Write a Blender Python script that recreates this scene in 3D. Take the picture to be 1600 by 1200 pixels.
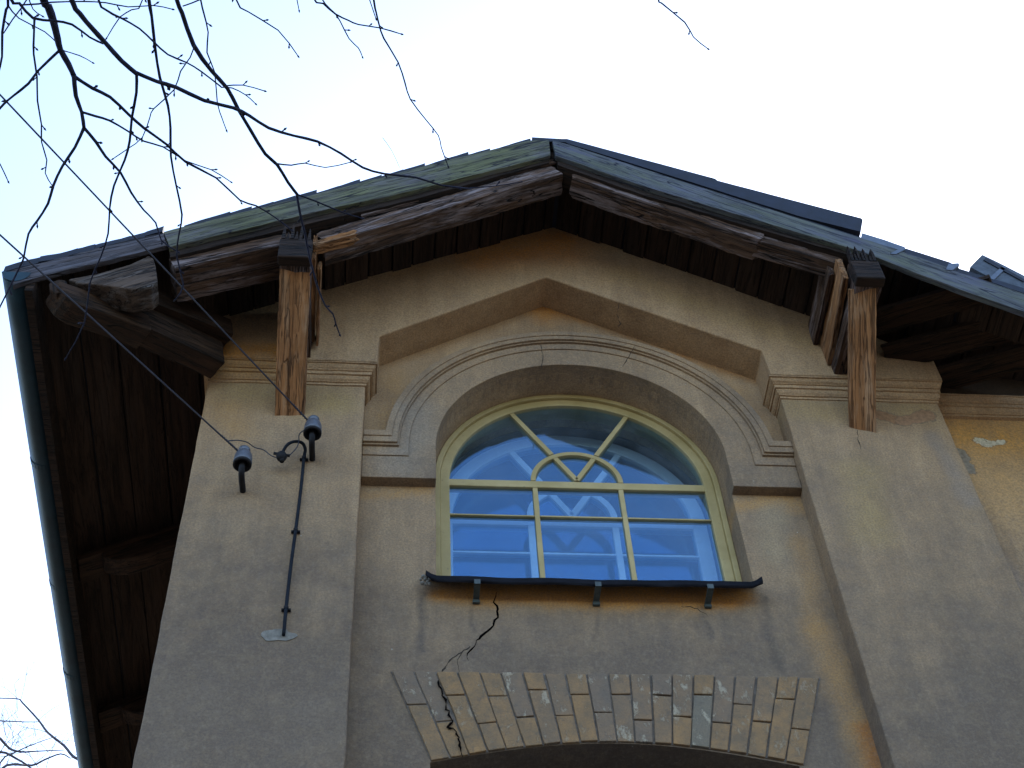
import bpy, bmesh, math, random
from mathutils import Vector, Matrix, noise
from math import radians as R, sin, cos, pi, sqrt
random.seed(11)
for o in list(bpy.data.objects): bpy.data.objects.remove(o)
S = bpy.context.scene
COL = S.collection

# ---------------------------------------------------------------- camera, sky, sun, exposure
CAMLOC = Vector((-0.50428898, -3.81716855, 1.18776791))
M = Matrix(((0.996427472903845, 0.030391037923567274, 0.07879515249293777),
            (-0.07154826568448147, 0.7994679585346482, 0.596432585422682),
            (-0.04486799438352327, -0.5999394703554437, 0.7987862636460582)))
FPX = 2350.0
cd = bpy.data.cameras.new('camera'); cam = bpy.data.objects.new('camera', cd); COL.objects.link(cam)
cd.sensor_fit = 'HORIZONTAL'; cd.sensor_width = 36; cd.lens = 36 * FPX / 1600; cd.clip_start = .05; cd.clip_end = 2000
mw = Matrix.Identity(4)
for i in range(3):
    mw[i][0] = M[i][0]; mw[i][1] = -M[i][1]; mw[i][2] = -M[i][2]; mw[i][3] = CAMLOC[i]
cam.matrix_world = mw
S.camera = cam
SUN_EL, SUN_AZ = 38.0, 24.0          # behind the house, to the right (azimuth from +y towards +x)
w = bpy.data.worlds.new('World'); S.world = w; w.use_nodes = True
nt = w.node_tree; bg = nt.nodes['Background']
sky = nt.nodes.new('ShaderNodeTexSky'); sky.sky_type = 'NISHITA'; sky.sun_disc = False
sky.sun_elevation = R(SUN_EL); sky.sun_rotation = R(SUN_AZ); sky.air_density = 1.0; sky.dust_density = .9; sky.ozone_density = 2.2
nt.links.new(sky.outputs[0], bg.inputs[0]); bg.inputs[1].default_value = .15
sl = bpy.data.lights.new('sun', 'SUN'); sl.energy = 3.0; sl.angle = R(.5); sl.color = (1, .95, .87)
so = bpy.data.objects.new('sun', sl); COL.objects.link(so)
sd = Vector((sin(R(SUN_AZ)) * cos(R(SUN_EL)), cos(R(SUN_AZ)) * cos(R(SUN_EL)), sin(R(SUN_EL))))
so.rotation_euler = (-sd).to_track_quat('-Z', 'Y').to_euler(); so.location = sd * 30
S.view_settings.view_transform = 'Standard'; S.view_settings.look = 'None'; S.view_settings.exposure = 1.92
S.view_settings.gamma = 1; S.view_settings.use_curve_mapping = False
S.render.engine = 'CYCLES'; S.cycles.max_bounces = 8; S.cycles.transparent_max_bounces = 16
S.cycles.sample_clamp_indirect = 4

def ray(px, py): return (M @ Vector((px - 800, py - 600, FPX))).normalized()
def at(px, py, Y):
    d = ray(px, py); return CAMLOC + d * ((Y - CAMLOC.y) / d.y)
def far(px, py, dist): return CAMLOC + ray(px, py) * dist

# ---------------------------------------------------------------- tagging
def tag(o, label=None, cat=None, group=None, kind=None):
    if label: o['label'] = label
    if cat: o['category'] = cat
    if group: o['group'] = group
    if kind: o['kind'] = kind
    return o
def empty(name, loc=(0, 0, 0), parent=None):
    o = bpy.data.objects.new(name, None); COL.objects.link(o); o.location = loc; o.empty_display_size = .1
    if parent: o.parent = parent
    return o

# ---------------------------------------------------------------- materials
class NB:
    def __init__(s, name):
        s.m = bpy.data.materials.new(name); s.m.use_nodes = True; s.t = s.m.node_tree; s.t.nodes.clear()
        s.out = s.n('ShaderNodeOutputMaterial'); s.b = s.n('ShaderNodeBsdfPrincipled'); s.l(s.b.outputs[0], s.out.inputs[0])
    def n(s, t, **k):
        x = s.t.nodes.new(t)
        for a, v in k.items(): setattr(x, a, v)
        return x
    def l(s, a, b): s.t.links.new(a, b)
    def inp(s, sock, v):
        if hasattr(v, 'is_output'): s.l(v, sock)
        else: sock.default_value = v
    def coord(s, which='Object'): return s.n('ShaderNodeTexCoord').outputs[which]
    def mapv(s, vec, scale=(1, 1, 1), loc=(0, 0, 0), rot=(0, 0, 0)):
        m = s.n('ShaderNodeMapping'); s.l(vec, m.inputs[0]); m.inputs[1].default_value = loc; m.inputs[2].default_value = rot; m.inputs[3].default_value = scale
        return m.outputs[0]
    def noise(s, vec, scale, detail=6, rough=.6, dist=0, color=False):
        x = s.n('ShaderNodeTexNoise'); s.l(vec, x.inputs['Vector']); x.inputs['Scale'].default_value = scale
        x.inputs['Detail'].default_value = detail; x.inputs['Roughness'].default_value = rough; x.inputs['Distortion'].default_value = dist
        return x.outputs['Color' if color else 'Fac']
    def vor(s, vec, scale, feature='F1', out='Distance', rnd=1):
        x = s.n('ShaderNodeTexVoronoi', feature=feature); s.l(vec, x.inputs['Vector']); x.inputs['Scale'].default_value = scale
        x.inputs['Randomness'].default_value = rnd
        return x.outputs[out]
    def mr(s, v, a, b, c=0, d=1, interp='LINEAR'):
        x = s.n('ShaderNodeMapRange', interpolation_type=interp); s.inp(x.inputs[0], v)
        for i, q in enumerate((a, b, c, d)): x.inputs[i + 1].default_value = q
        return x.outputs[0]
    def math(s, op, a, b=0, c=None, clamp=False):
        x = s.n('ShaderNodeMath', operation=op, use_clamp=clamp); s.inp(x.inputs[0], a); s.inp(x.inputs[1], b)
        if c is not None: s.inp(x.inputs[2], c)
        return x.outputs[0]
    def vm(s, op, a, b=None, out=0):
        x = s.n('ShaderNodeVectorMath', operation=op); s.inp(x.inputs[0], a)
        if b is not None: s.inp(x.inputs[1], b)
        return x.outputs[out]
    def mix(s, f, a, b, mode='MIX'):
        x = s.n('ShaderNodeMix', data_type='RGBA', blend_type=mode)
        s.inp(x.inputs[0], f)
        for i, v in ((6, a), (7, b)):
            if isinstance(v, tuple): v = (*v, 1) if len(v) == 3 else v
            s.inp(x.inputs[i], v)
        return x.outputs[2]
    def bump(s, h, strength=.3, dist=.01, normal=None):
        x = s.n('ShaderNodeBump'); s.l(h, x.inputs['Height']); x.inputs['Strength'].default_value = strength; x.inputs['Distance'].default_value = dist
        if normal: s.l(normal, x.inputs['Normal'])
        return x.outputs[0]
    def seg(s, P, a, b, r, inner=0.0):
        """1 near the segment a-b (x, z), fading to 0 at distance r; an elliptical or linear stain"""
        A = Vector((a[0], 0, a[1])); B = Vector((b[0], 0, b[1])); ba = B - A
        pa = s.vm('SUBTRACT', P, tuple(A))
        if ba.length > 1e-4:
            h = s.math('MULTIPLY', s.vm('DOT_PRODUCT', pa, tuple(ba / ba.length_squared), out=1), 1.0, clamp=True)
            sc = s.n('ShaderNodeVectorMath', operation='SCALE'); sc.inputs[0].default_value = tuple(ba); s.l(h, sc.inputs[3])
            pa = s.vm('SUBTRACT', pa, sc.outputs[0])
        d = s.vm('LENGTH', pa, out=1)
        return s.mr(d, r, inner, 0, 1, 'SMOOTHSTEP')

def plaster(name, base=0.0, stains=(), patches=(), zwarm=True, greys=1.0, scratch=.5, fine=1.0, tint=None):
    b = NB(name); P = b.coord()
    flat = b.vm('MULTIPLY', P, (1, 0, 1))
    w1 = b.noise(P, 3.2, 7, .65, color=True)
    wob = b.vm('ADD', flat, b.vm('MULTIPLY', b.vm('SUBTRACT', w1, (.5, .5, .5)), (.17, 0, .17)))
    big = b.noise(P, 1.1, 8, .62)
    mid = b.noise(P, 5.5, 8, .68)
    cl = b.noise(P, 17, 6, .7)
    fn = b.noise(P, 130, 5, .75)
    streak = b.noise(b.mapv(P, (7, 7, .9)), 1.6, 7, .68, .4)
    grey = b.mix(b.mr(mid, .35, .68), (.150, .106, .074), (.190, .137, .093))
    warm = b.mix(b.mr(streak, .32, .68), (.44, .270, .135), (.56, .365, .195))
    f = b.math('ADD', b.mr(big, .38, .66, -.12, .38), base)
    f = b.math('ADD', f, b.mr(streak, .35, .7, -.07, .12))
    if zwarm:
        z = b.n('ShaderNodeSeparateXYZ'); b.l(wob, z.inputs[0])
        f = b.math('ADD', f, b.mr(z.outputs[2], 4.4, 6.4, -.14, .74))  # upper wall: warmer paint, also lightened for light lost under the eaves
    f = b.math('ADD', f, b.mr(cl, .4, .7, -.08, .12), clamp=True)
    c = b.mix(f, grey, warm)
    for (a, e, r, st, colr) in stains:
        m = b.math('MULTIPLY', b.seg(wob, a, e, r), b.mr(mid, .3, .62, .5, 1.0))
        m = b.math('MULTIPLY', m, st, clamp=True)
        c = b.mix(m, c, colr)
    c = b.mix(b.mr(b.noise(P, 8, 6, .7, .5), .42, .65, 0, .16), c, (.16, .13, .12))
    c = b.mix(b.mr(b.noise(b.mapv(P, (1, 1, 1), (3, 7, 1)), 21, 6, .75, .5), .48, .68, 0, .20), c, (.42, .30, .17))
    run = b.mr(b.noise(b.mapv(P, (22, 22, .55)), 1, 5, .6, .2), .56, .74, 0, .12)
    c = b.mix(b.math('MULTIPLY', run, b.mr(big, .4, .6, .3, 1)), c, (.10, .082, .068))
    # dirt speckle, pale flecks, scratches and blotches
    dirt = b.mr(b.noise(b.mapv(P, (1, 1, .55)), 9, 8, .75), .56, .74)
    c = b.mix(b.math('MULTIPLY', dirt, .16), c, (.095, .08, .07))
    pale = b.mr(b.noise(b.mapv(P, (1.6, 1, 1), rot=(0, .5, 0)), 26, 6, .75), .62, .76)
    c = b.mix(b.math('MULTIPLY', pale, .35 * scratch), c, (.48, .41, .30))
    fl = b.mr(b.vor(P, 11), .03, .018)
    c = b.mix(b.math('MULTIPLY', fl, b.mr(mid, .5, .56)), c, (.5, .48, .44))
    c = b.mix(b.mr(fn, .4, .60, .0, .48), c, (.095, .078, .065))
    c = b.mix(b.mr(b.noise(P, 70, 4, .7), .5, .75, 0, .22), c, (.42, .34, .25))
    for (a, e, r, colr) in patches:
        w2 = b.vm('ADD', flat, b.vm('MULTIPLY', b.vm('SUBTRACT', b.noise(P, 14, 6, .7, color=True), (.5, .5, .5)), (.085, 0, .085)))
        m = b.seg(w2, a, e, r, r * .93)
        edge = b.math('SUBTRACT', b.seg(w2, a, e, r * 1.2, r * 1.05), m, clamp=True)
        c = b.mix(b.math('MULTIPLY', edge, .5), c, (.10, .085, .07))
        c = b.mix(m, c, b.mix(b.mr(b.noise(P, 60, 5, .7), .35, .7), colr, tuple(q * .55 for q in colr)))
    if tint: c = b.mix(1.0, c, tint, 'MULTIPLY')
    b.l(c, b.b.inputs['Base Color']); b.b.inputs['Roughness'].default_value = .93; b.b.inputs['Specular IOR Level'].default_value = .2
    h = b.math('ADD', b.math('MULTIPLY', cl, .8), b.math('MULTIPLY', fn, .4 * fine))
    h = b.math('ADD', h, b.math('MULTIPLY', mid, 1.6))
    b.l(b.bump(h, .55, .012), b.b.inputs['Normal'])
    return b.m

OR = (.52, .225, .045); OR2 = (.47, .25, .08); YL = (.43, .29, .10); RU = (.44, .16, .03)
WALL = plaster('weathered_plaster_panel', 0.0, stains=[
    ((-.30, 5.03), (.76, 5.03), .085, 1.5, OR), ((-.2, 5.02), (.6, 5.02), .12, .5, OR2), ((-.60, 5.585), (-.36, 5.585), .06, .8, OR2), ((.86, 5.57), (1.1, 5.57), .07, .9, OR2),
    ((-.55, 6.44), (.178, 6.94), .10, .75, OR2), ((.178, 6.95), (1.08, 6.42), .09, 1.0, OR), ((.178, 6.95), (.178, 6.88), .16, 1.3, OR),
    ((1.07, 5.35), (1.03, 4.9), .08, .5, OR2), ((1.04, 4.9), (1.09, 3.9), .10, .75, OR2), ((.95, 5.3), (.98, 5.5), .12, .5, (.45, .34, .20)),
    ((-.55, 5.9), (-.5, 6.3), .12, .5, OR2), ((.95, 6.3), (1.08, 6.0), .1, .4, OR2), ((1.09, 4.45), (1.08, 4.1), .06, .9, RU),
    ((-.375, 5.02), (-.385, 4.75), .025, .7, (.08, .065, .055)), ((.855, 5.03), (.865, 4.7), .03, .7, (.09, .07, .055)), ((.62, 4.99), (.63, 4.85), .02, .6, (.09, .07, .055)), ((-.19, 4.98), (-.195, 4.86), .02, .5, (.09, .07, .055)), ((.235, 4.98), (.23, 4.84), .02, .5, (.09, .07, .055))])
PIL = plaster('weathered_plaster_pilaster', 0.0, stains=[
    ((-1.15, 6.05), (-.75, 6.06), .16, .55, YL), ((1.15, 6.05), (1.7, 6.07), .13, .5, YL), ((-1.2, 5.95), (-1.1, 5.8), .12, .5, OR2),
    ((-.86, 5.95), (-.7, 6.0), .12, .45, YL), ((1.35, 5.65), (1.3, 5.3), .16, .45, YL), ((1.72, 5.9), (1.76, 5.5), .07, .5, (.25, .22, .2)),
    ((-1.2, 4.4), (-.7, 4.3), .5, .35, (.22, .17, .13))],
    patches=[((1.50, 6.035), (1.60, 5.995), .030, (.34, .19, .10)), ((1.6, 5.995), (1.72, 6.035), .032, (.36, .21, .12))])
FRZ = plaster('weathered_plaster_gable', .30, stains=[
    ((-.1, 7.10), (.25, 7.20), .27, 1.3, (.60, .25, .06)), ((-1.22, 6.27), (-.98, 6.26), .11, 1.4, OR), ((-.5, 6.9), (.1, 7.2), .10, .5, OR2),
    ((.5, 6.95), (1.3, 6.45), .12, .35, YL)], patches=[])
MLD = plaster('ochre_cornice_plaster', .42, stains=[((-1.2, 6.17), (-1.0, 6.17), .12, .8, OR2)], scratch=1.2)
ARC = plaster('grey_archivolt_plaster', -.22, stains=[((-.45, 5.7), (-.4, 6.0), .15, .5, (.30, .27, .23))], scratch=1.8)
ORW = plaster('ochre_yellow_wall_paint', .55, zwarm=False, stains=[
    ((1.9, 6.03), (2.6, 6.0), .30, 1.0, (.74, .36, .075)), ((2.0, 5.7), (2.6, 5.4), .45, .75, (.70, .40, .15)), ((1.8, 5.95), (1.84, 5.0), .05, .8, (.26, .2, .16))],
    patches=[((1.955, 6.0), (1.985, 5.985), .022, (.72, .62, .44)), ((1.985, 5.99), (2.055, 6.0), .017, (.72, .62, .44)), ((1.85, 5.93), (1.86, 5.8), .022, (.33, .27, .2))])
DRK = plaster('dark_frieze_plaster', .1, zwarm=False, tint=(.16, .14, .13))  # one even dark tint over the whole frieze

def wood(name, a, c, dark, grey=(.2, .18, .18), greyamt=.2, moss=0, mossc=(.10, .12, .04), dens=1.0, bumpd=.006, rough=.85, crk=1.0, alongy=False):
    b = NB(name); P = b.coord()
    if alongy: P = b.mapv(P, rot=(0, 0, pi / 2))
    oi = b.n('ShaderNodeObjectInfo'); off = b.n('ShaderNodeCombineXYZ'); b.l(b.math('MULTIPLY', oi.outputs['Random'], 37.0), off.inputs[0])
    P = b.vm('ADD', P, off.outputs[0])
    g = b.noise(b.mapv(P, (2.2, 34 * dens, 34 * dens)), 1, 8, .7, .6)
    g2 = b.noise(b.mapv(P, (1.2, 9, 9)), 1, 6, .6, 1.2)
    g3 = b.noise(b.mapv(P, (5, 90, 90)), 1, 5, .7, .3)
    big = b.noise(P, 3, 5, .6)
    col = b.mix(b.mr(g, .38, .62), a, c)
    col = b.mix(b.mr(g2, .45, .72, 0, .6), col, tuple(q * 1.5 for q in c))
    cr = b.mr(g, .40, .30)
    ln = b.noise(b.mapv(P, (1.1, 17, 17)), 1, 3, .55, .8)
    ln = b.mr(b.math('ABSOLUTE', b.math('SUBTRACT', ln, .5)), .014, .004)
    ln2 = b.noise(b.mapv(P, (2.4, 42, 42), (3, 1, 2)), 1, 3, .55, .5)
    ln2 = b.mr(b.math('ABSOLUTE', b.math('SUBTRACT', ln2, .5)), .022, .006, 0, .6)
    col = b.mix(b.math('MULTIPLY', cr, .9), col, dark)
    col = b.mix(b.mr(g3, .5, .8, 0, .5), col, dark)
    gm = b.math('MULTIPLY', b.mr(b.noise(b.mapv(P, (1.5, 12, 12)), 1.7, 6, .7, .5), .48, .66), greyamt)
    col = b.mix(gm, col, grey)
    if moss:
        mm = b.math('MULTIPLY', b.mr(b.noise(b.mapv(P, (1.3, 5, 5)), 1.6, 7, .7), .40, .60), moss)
        col = b.mix(mm, col, b.mix(b.mr(g, .35, .65), mossc, tuple(q * 1.9 for q in mossc)))
    col = b.mix(b.mr(big, .5, .75, 0, .5), col, dark)
    col = b.mix(b.math('MULTIPLY', b.math('MAXIMUM', ln, ln2), crk), col, dark)
    b.l(col, b.b.inputs['Base Color']); b.b.inputs['Roughness'].default_value = rough; b.b.inputs['Specular IOR Level'].default_value = .25
    h = b.math('ADD', b.math('MULTIPLY', g, 1.0), b.math('MULTIPLY', g2, .7)); h = b.math('SUBTRACT', h, b.math('ADD', b.math('MULTIPLY', cr, .8), b.math('ADD', ln, ln2)))
    b.l(b.bump(h, .9, bumpd), b.b.inputs['Normal'])
    return b.m
W_STRUT = wood('orange_brown_weathered_timber', (.20, .088, .034), (.38, .185, .078), (.045, .020, .010), (.46, .33, .22), .6, crk=.6, dens=1.5, bumpd=.012)
W_BEAM = wood('dark_weathered_beam', (.040, .022, .015), (.115, .066, .042), (.008, .005, .005), (.27, .225, .235), .95, bumpd=.012)
W_FASC = wood('mossy_fascia_board', (.05, .05, .045), (.11, .108, .085), (.018, .018, .024), (.13, .12, .17), .85, .75, (.085, .09, .04), 1.0, .003)
W_FASB = wood('blue_grey_fascia_board', (.052, .057, .07), (.09, .095, .12), (.02, .022, .034), (.10, .10, .17), .9, .5, (.085, .095, .045), 1.0, .002)
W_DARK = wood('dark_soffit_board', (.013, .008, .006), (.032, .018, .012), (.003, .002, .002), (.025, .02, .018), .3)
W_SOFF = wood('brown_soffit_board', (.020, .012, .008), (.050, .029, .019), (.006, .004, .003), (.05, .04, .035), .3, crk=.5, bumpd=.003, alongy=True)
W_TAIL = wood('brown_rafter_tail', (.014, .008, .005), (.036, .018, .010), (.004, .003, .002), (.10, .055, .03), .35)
W_EDGE = wood('dark_batten', (.03, .026, .028), (.07, .06, .065), (.01, .009, .01), (.14, .14, .18), .5)

def simple(name, col, rough=.5, metal=0, var=.25, scale=12, spec=.5, bumps=0):
    b = NB(name); P = b.coord()
    n = b.noise(P, scale, 6, .65)
    c = b.mix(b.mr(n, .35, .68), tuple(q * (1 - var) for q in col), tuple(min(1, q * (1 + var)) for q in col))
    b.l(c, b.b.inputs['Base Color']); b.b.inputs['Roughness'].default_value = rough; b.b.inputs['Metallic'].default_value = metal
    b.b.inputs['Specular IOR Level'].default_value = spec
    if bumps: b.l(b.bump(n, .5, bumps), b.b.inputs['Normal'])
    return b.m
FRAME = NB('chipped_cream_yellow_paint'); _P = FRAME.coord()
_c = FRAME.mix(FRAME.mr(FRAME.noise(_P, 6, 6, .6), .35, .7), (.35, .262, .10), (.46, .355, .165))
_c = FRAME.mix(FRAME.mr(FRAME.noise(_P, 45, 7, .75), .62, .70), _c, (.10, .08, .05))
_c = FRAME.mix(FRAME.mr(FRAME.noise(_P, 15, 5, .7), .5, .8, 0, .4), _c, (.26, .20, .09))
FRAME.l(_c, FRAME.b.inputs['Base Color']); FRAME.b.inputs['Roughness'].default_value = .6
FRAME.l(FRAME.bump(FRAME.noise(_P, 40, 6, .7), .4, .003), FRAME.b.inputs['Normal']); FRAME = FRAME.m
WHITEF = simple('white_inner_sash_paint', (.74, .77, .80), .5, var=.06)
BLACKM = simple('black_sheet_metal', (.006, .006, .009), .7, .0, .4, 20, .12, .002)
STRAPM = simple('grey_green_painted_iron', (.05, .065, .065), .6, 0, .3, 60)
GUTM = simple('dark_teal_painted_gutter', (.007, .028, .042), .5, 0, .35, 6, .3, .002)
SLATE = simple('blue_black_roof_sheet', (.006, .009, .022), .7, 0, .45, 14, .5, .004)
PALEM = simple('pale_zinc_strip', (.10, .12, .16), .5, .2, .25, 20)
PORC = simple('grey_porcelain', (.085, .09, .11), .35, 0, .15, 30, .6)
IRON = simple('black_iron', (.010, .010, .013), .7, 0, .3, 60, .25)
PIPE = simple('blue_grey_painted_pipe', (.008, .011, .017), .8, 0, .4, 30, .2)
WIREM = simple('dull_grey_wire', (.022, .025, .042), .7, 0, .2, 60)
BARK = simple('dark_twig_bark', (.012, .013, .030), .8, 0, .5, 60, .25, .003)
BARKF = simple('far_twig_bark', (.08, .075, .09), .8, 0, .3, 30, .3)
CRK = simple('crack_shadow_strip', (.004, .003, .003), 1, 0, .2, 40, 0)
HAIR = simple('fine_crack_shadow', (.05, .04, .033), 1, 0, .3, 40, 0)
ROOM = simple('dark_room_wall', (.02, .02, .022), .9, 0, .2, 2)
PATCHM = simple('grey_cement_patch', (.20, .185, .16), .95, 0, .3, 40, .2, .006)
GROUNDM = simple('gravel_ground', (.10, .09, .075), .95, 0, .4, 3, .2)
MORT = simple('grey_mortar', (.15, .125, .105), .95, 0, .3, 60, .1)

bk = NB('flaking_ochre_brick'); P_ = bk.coord()
geo = bk.n('ShaderNodeNewGeometry'); rnd = geo.outputs['Random Per Island']
c_ = bk.mix(bk.mr(bk.noise(P_, 14, 7, .7), .35, .7), (.185, .122, .066), (.34, .190, .075))
c_ = bk.mix(bk.mr(rnd, .35, 1.0, 0, .7), c_, (.15, .122, .10))
c_ = bk.mix(bk.math('MULTIPLY', bk.mr(rnd, .95, .96), .3), c_, (.19, .19, .13))
fl_ = bk.mr(bk.noise(bk.mapv(P_, (1.5, 1, .8), rot=(0, .4, 0)), 17, 7, .74, .3), .56, .62)
c_ = bk.mix(bk.math('MULTIPLY', fl_, bk.mr(rnd, .1, .7, .25, .7)), c_, (.46, .39, .28))
c_ = bk.mix(bk.mr(bk.noise(P_, 34, 6, .75), .56, .72, 0, .75), c_, (.10, .08, .062))
c_ = bk.mix(bk.mr(bk.noise(P_, 150, 4, .75), .4, .8, 0, .45), c_, (.07, .06, .055))
bk.l(c_, bk.b.inputs['Base Color']); bk.b.inputs['Roughness'].default_value = .9
bk.l(bk.bump(bk.math('ADD', bk.noise(P_, 40, 7, .75), bk.math('MULTIPLY', fl_, .35)), .7, .008), bk.b.inputs['Normal']); BRICK = bk.m

gm = NB('old_window_glass'); gm.t.nodes.remove(gm.b)
tr = gm.n('ShaderNodeBsdfTransparent'); tr.inputs[0].default_value = (.80, .90, .97, 1)
gl = gm.n('ShaderNodeBsdfGlossy'); gl.inputs['Roughness'].default_value = .015; gl.inputs[0].default_value = (.42, .70, 1, 1)  # blue of the reflected sky put into the gloss tint
gP = gm.coord(); gb = gm.bump(gm.noise(gP, 3.5, 2, .5), .12, .01); gm.l(gb, gl.inputs['Normal'])
gg = gm.n('ShaderNodeNewGeometry')
dt = gm.math('ABSOLUTE', gm.vm('DOT_PRODUCT', gg.outputs['Normal'], gg.outputs['Incoming'], out=1))
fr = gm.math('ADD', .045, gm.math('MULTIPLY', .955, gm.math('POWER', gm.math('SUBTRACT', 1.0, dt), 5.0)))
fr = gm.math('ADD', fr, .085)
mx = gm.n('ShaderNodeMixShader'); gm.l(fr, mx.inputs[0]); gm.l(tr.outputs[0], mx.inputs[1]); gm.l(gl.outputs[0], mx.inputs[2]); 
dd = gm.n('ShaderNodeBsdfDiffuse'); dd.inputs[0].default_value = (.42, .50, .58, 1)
m2 = gm.n('ShaderNodeMixShader'); gm.l(gm.math('ADD', .008, gm.math('ADD', gm.mr(gm.noise(gP, 2.2, 6, .65), .42, .72, 0, .06), gm.mr(gm.noise(gP, 45, 4, .7), .55, .75, 0, .03))), m2.inputs[0])
gm.l(mx.outputs[0], m2.inputs[1]); gm.l(dd.outputs[0], m2.inputs[2]); gm.l(m2.outputs[0], gm.out.inputs[0])
GLASS = gm.m

# ---------------------------------------------------------------- mesh helpers
def link(name, bm, mat, parent=None, smooth=False, bevel=0, mtx=None):
    me = bpy.data.meshes.new(name); bm.normal_update(); bm.to_mesh(me); bm.free()
    me.materials.append(mat)
    if smooth:
        for p in me.polygons: p.use_smooth = True
    o = bpy.data.objects.new(name, me); COL.objects.link(o)
    if mtx is not None: o.matrix_world = mtx
    if parent:
        o.parent = parent
        if parent.type == 'MESH': o.matrix_parent_inverse = parent.matrix_basis.inverted()
    if bevel:
        md = o.modifiers.new('bevel', 'BEVEL'); md.width = bevel; md.segments = 2; md.limit_method = 'ANGLE'; md.angle_limit = R(50)
        md.harden_normals = False
    return o
def resample(pts, step=.05, jit=.0):
    out = []
    n = len(pts)
    for i in range(n):
        a = Vector(pts[i]); b_ = Vector(pts[(i + 1) % n]); L = (b_ - a).length
        k = max(1, int(L / step)) if L < 9 else 1
        d = (b_ - a) / max(L, 1e-6); nn = Vector((-d.y, d.x))
        for j in range(k):
            p = a + (b_ - a) * j / k
            if j and jit:
                p = p + nn * (noise.noise(Vector((p.x * 7, p.y * 7, 3.1))) * jit * 1.6 + random.uniform(-jit, jit) * .5)
            out.append((p.x, p.y))
    return out
def prism(bm, pts, y0, y1, holes=(), jit=.0015, step=.05, back=True):
    """extruded outline in x,z; front face at y0 (towards the street), back at y1"""
    loops = [resample(pts, step, jit)] + [resample(h, step, jit) for h in holes]
    allv = []
    for Y in ((y0, y1) if back else (y0,)):
        es = []; lv = []
        for L in loops:
            vs = [bm.verts.new((x, Y, z)) for x, z in L]; lv.append(vs)
            for i in range(len(vs)): es.append(bm.edges.new((vs[i], vs[(i + 1) % len(vs)])))
        bmesh.ops.triangle_fill(bm, use_beauty=True, use_dissolve=False, edges=es)
        allv.append(lv)
    if back:
        for a, c in zip(*allv):
            n = len(a)
            for i in range(n): bm.faces.new((a[i], a[(i + 1) % n], c[(i + 1) % n], c[i]))
    bmesh.ops.recalc_face_normals(bm, faces=bm.faces)
def box(bm, lo, hi):
    vs = [bm.verts.new((x, y, z)) for x in (lo[0], hi[0]) for y in (lo[1], hi[1]) for z in (lo[2], hi[2])]
    for f in ((0, 1, 3, 2), (4, 6, 7, 5), (0, 4, 5, 1), (2, 3, 7, 6), (0, 2, 6, 4), (1, 5, 7, 3)): bm.faces.new([vs[i] for i in f])
    bmesh.ops.recalc_face_normals(bm, faces=bm.faces)
def tube(bm, pts, rad, n=8, cap=True):
    pts = [Vector(p) for p in pts]
    rs = rad if isinstance(rad, (list, tuple)) else [rad] * len(pts)
    rings = []; up = Vector((.3, .2, .93))
    for i, p in enumerate(pts):
        d = (pts[min(i + 1, len(pts) - 1)] - pts[max(i - 1, 0)]).normalized()
        s = d.cross(up)
        if s.length < .05: s = d.cross(Vector((1, 0, 0)))
        s.normalize(); t = d.cross(s).normalized(); up = s.cross(d)
        rings.append([bm.verts.new(p + (s * cos(2 * pi * k / n) + t * sin(2 * pi * k / n)) * rs[i]) for k in range(n)])
    for a, c in zip(rings, rings[1:]):
        for k in range(n): bm.faces.new((a[k], a[(k + 1) % n], c[(k + 1) % n], c[k]))
    if cap: bm.faces.new(rings[0][::-1]); bm.faces.new(rings[-1])
def smoothline(pts, k=4):
    P = [Vector(p) for p in pts]; out = []
    for i in range(len(P) - 1):
        a = P[max(i - 1, 0)]; b_ = P[i]; c = P[i + 1]; d = P[min(i + 2, len(P) - 1)]
        for j in range(k):
            t = j / k
            out.append(.5 * ((2 * b_) + (c - a) * t + (2 * a - 5 * b_ + 4 * c - d) * t * t + (3 * b_ - a - 3 * c + d) * t ** 3))
    out.append(P[-1]); return out
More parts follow.
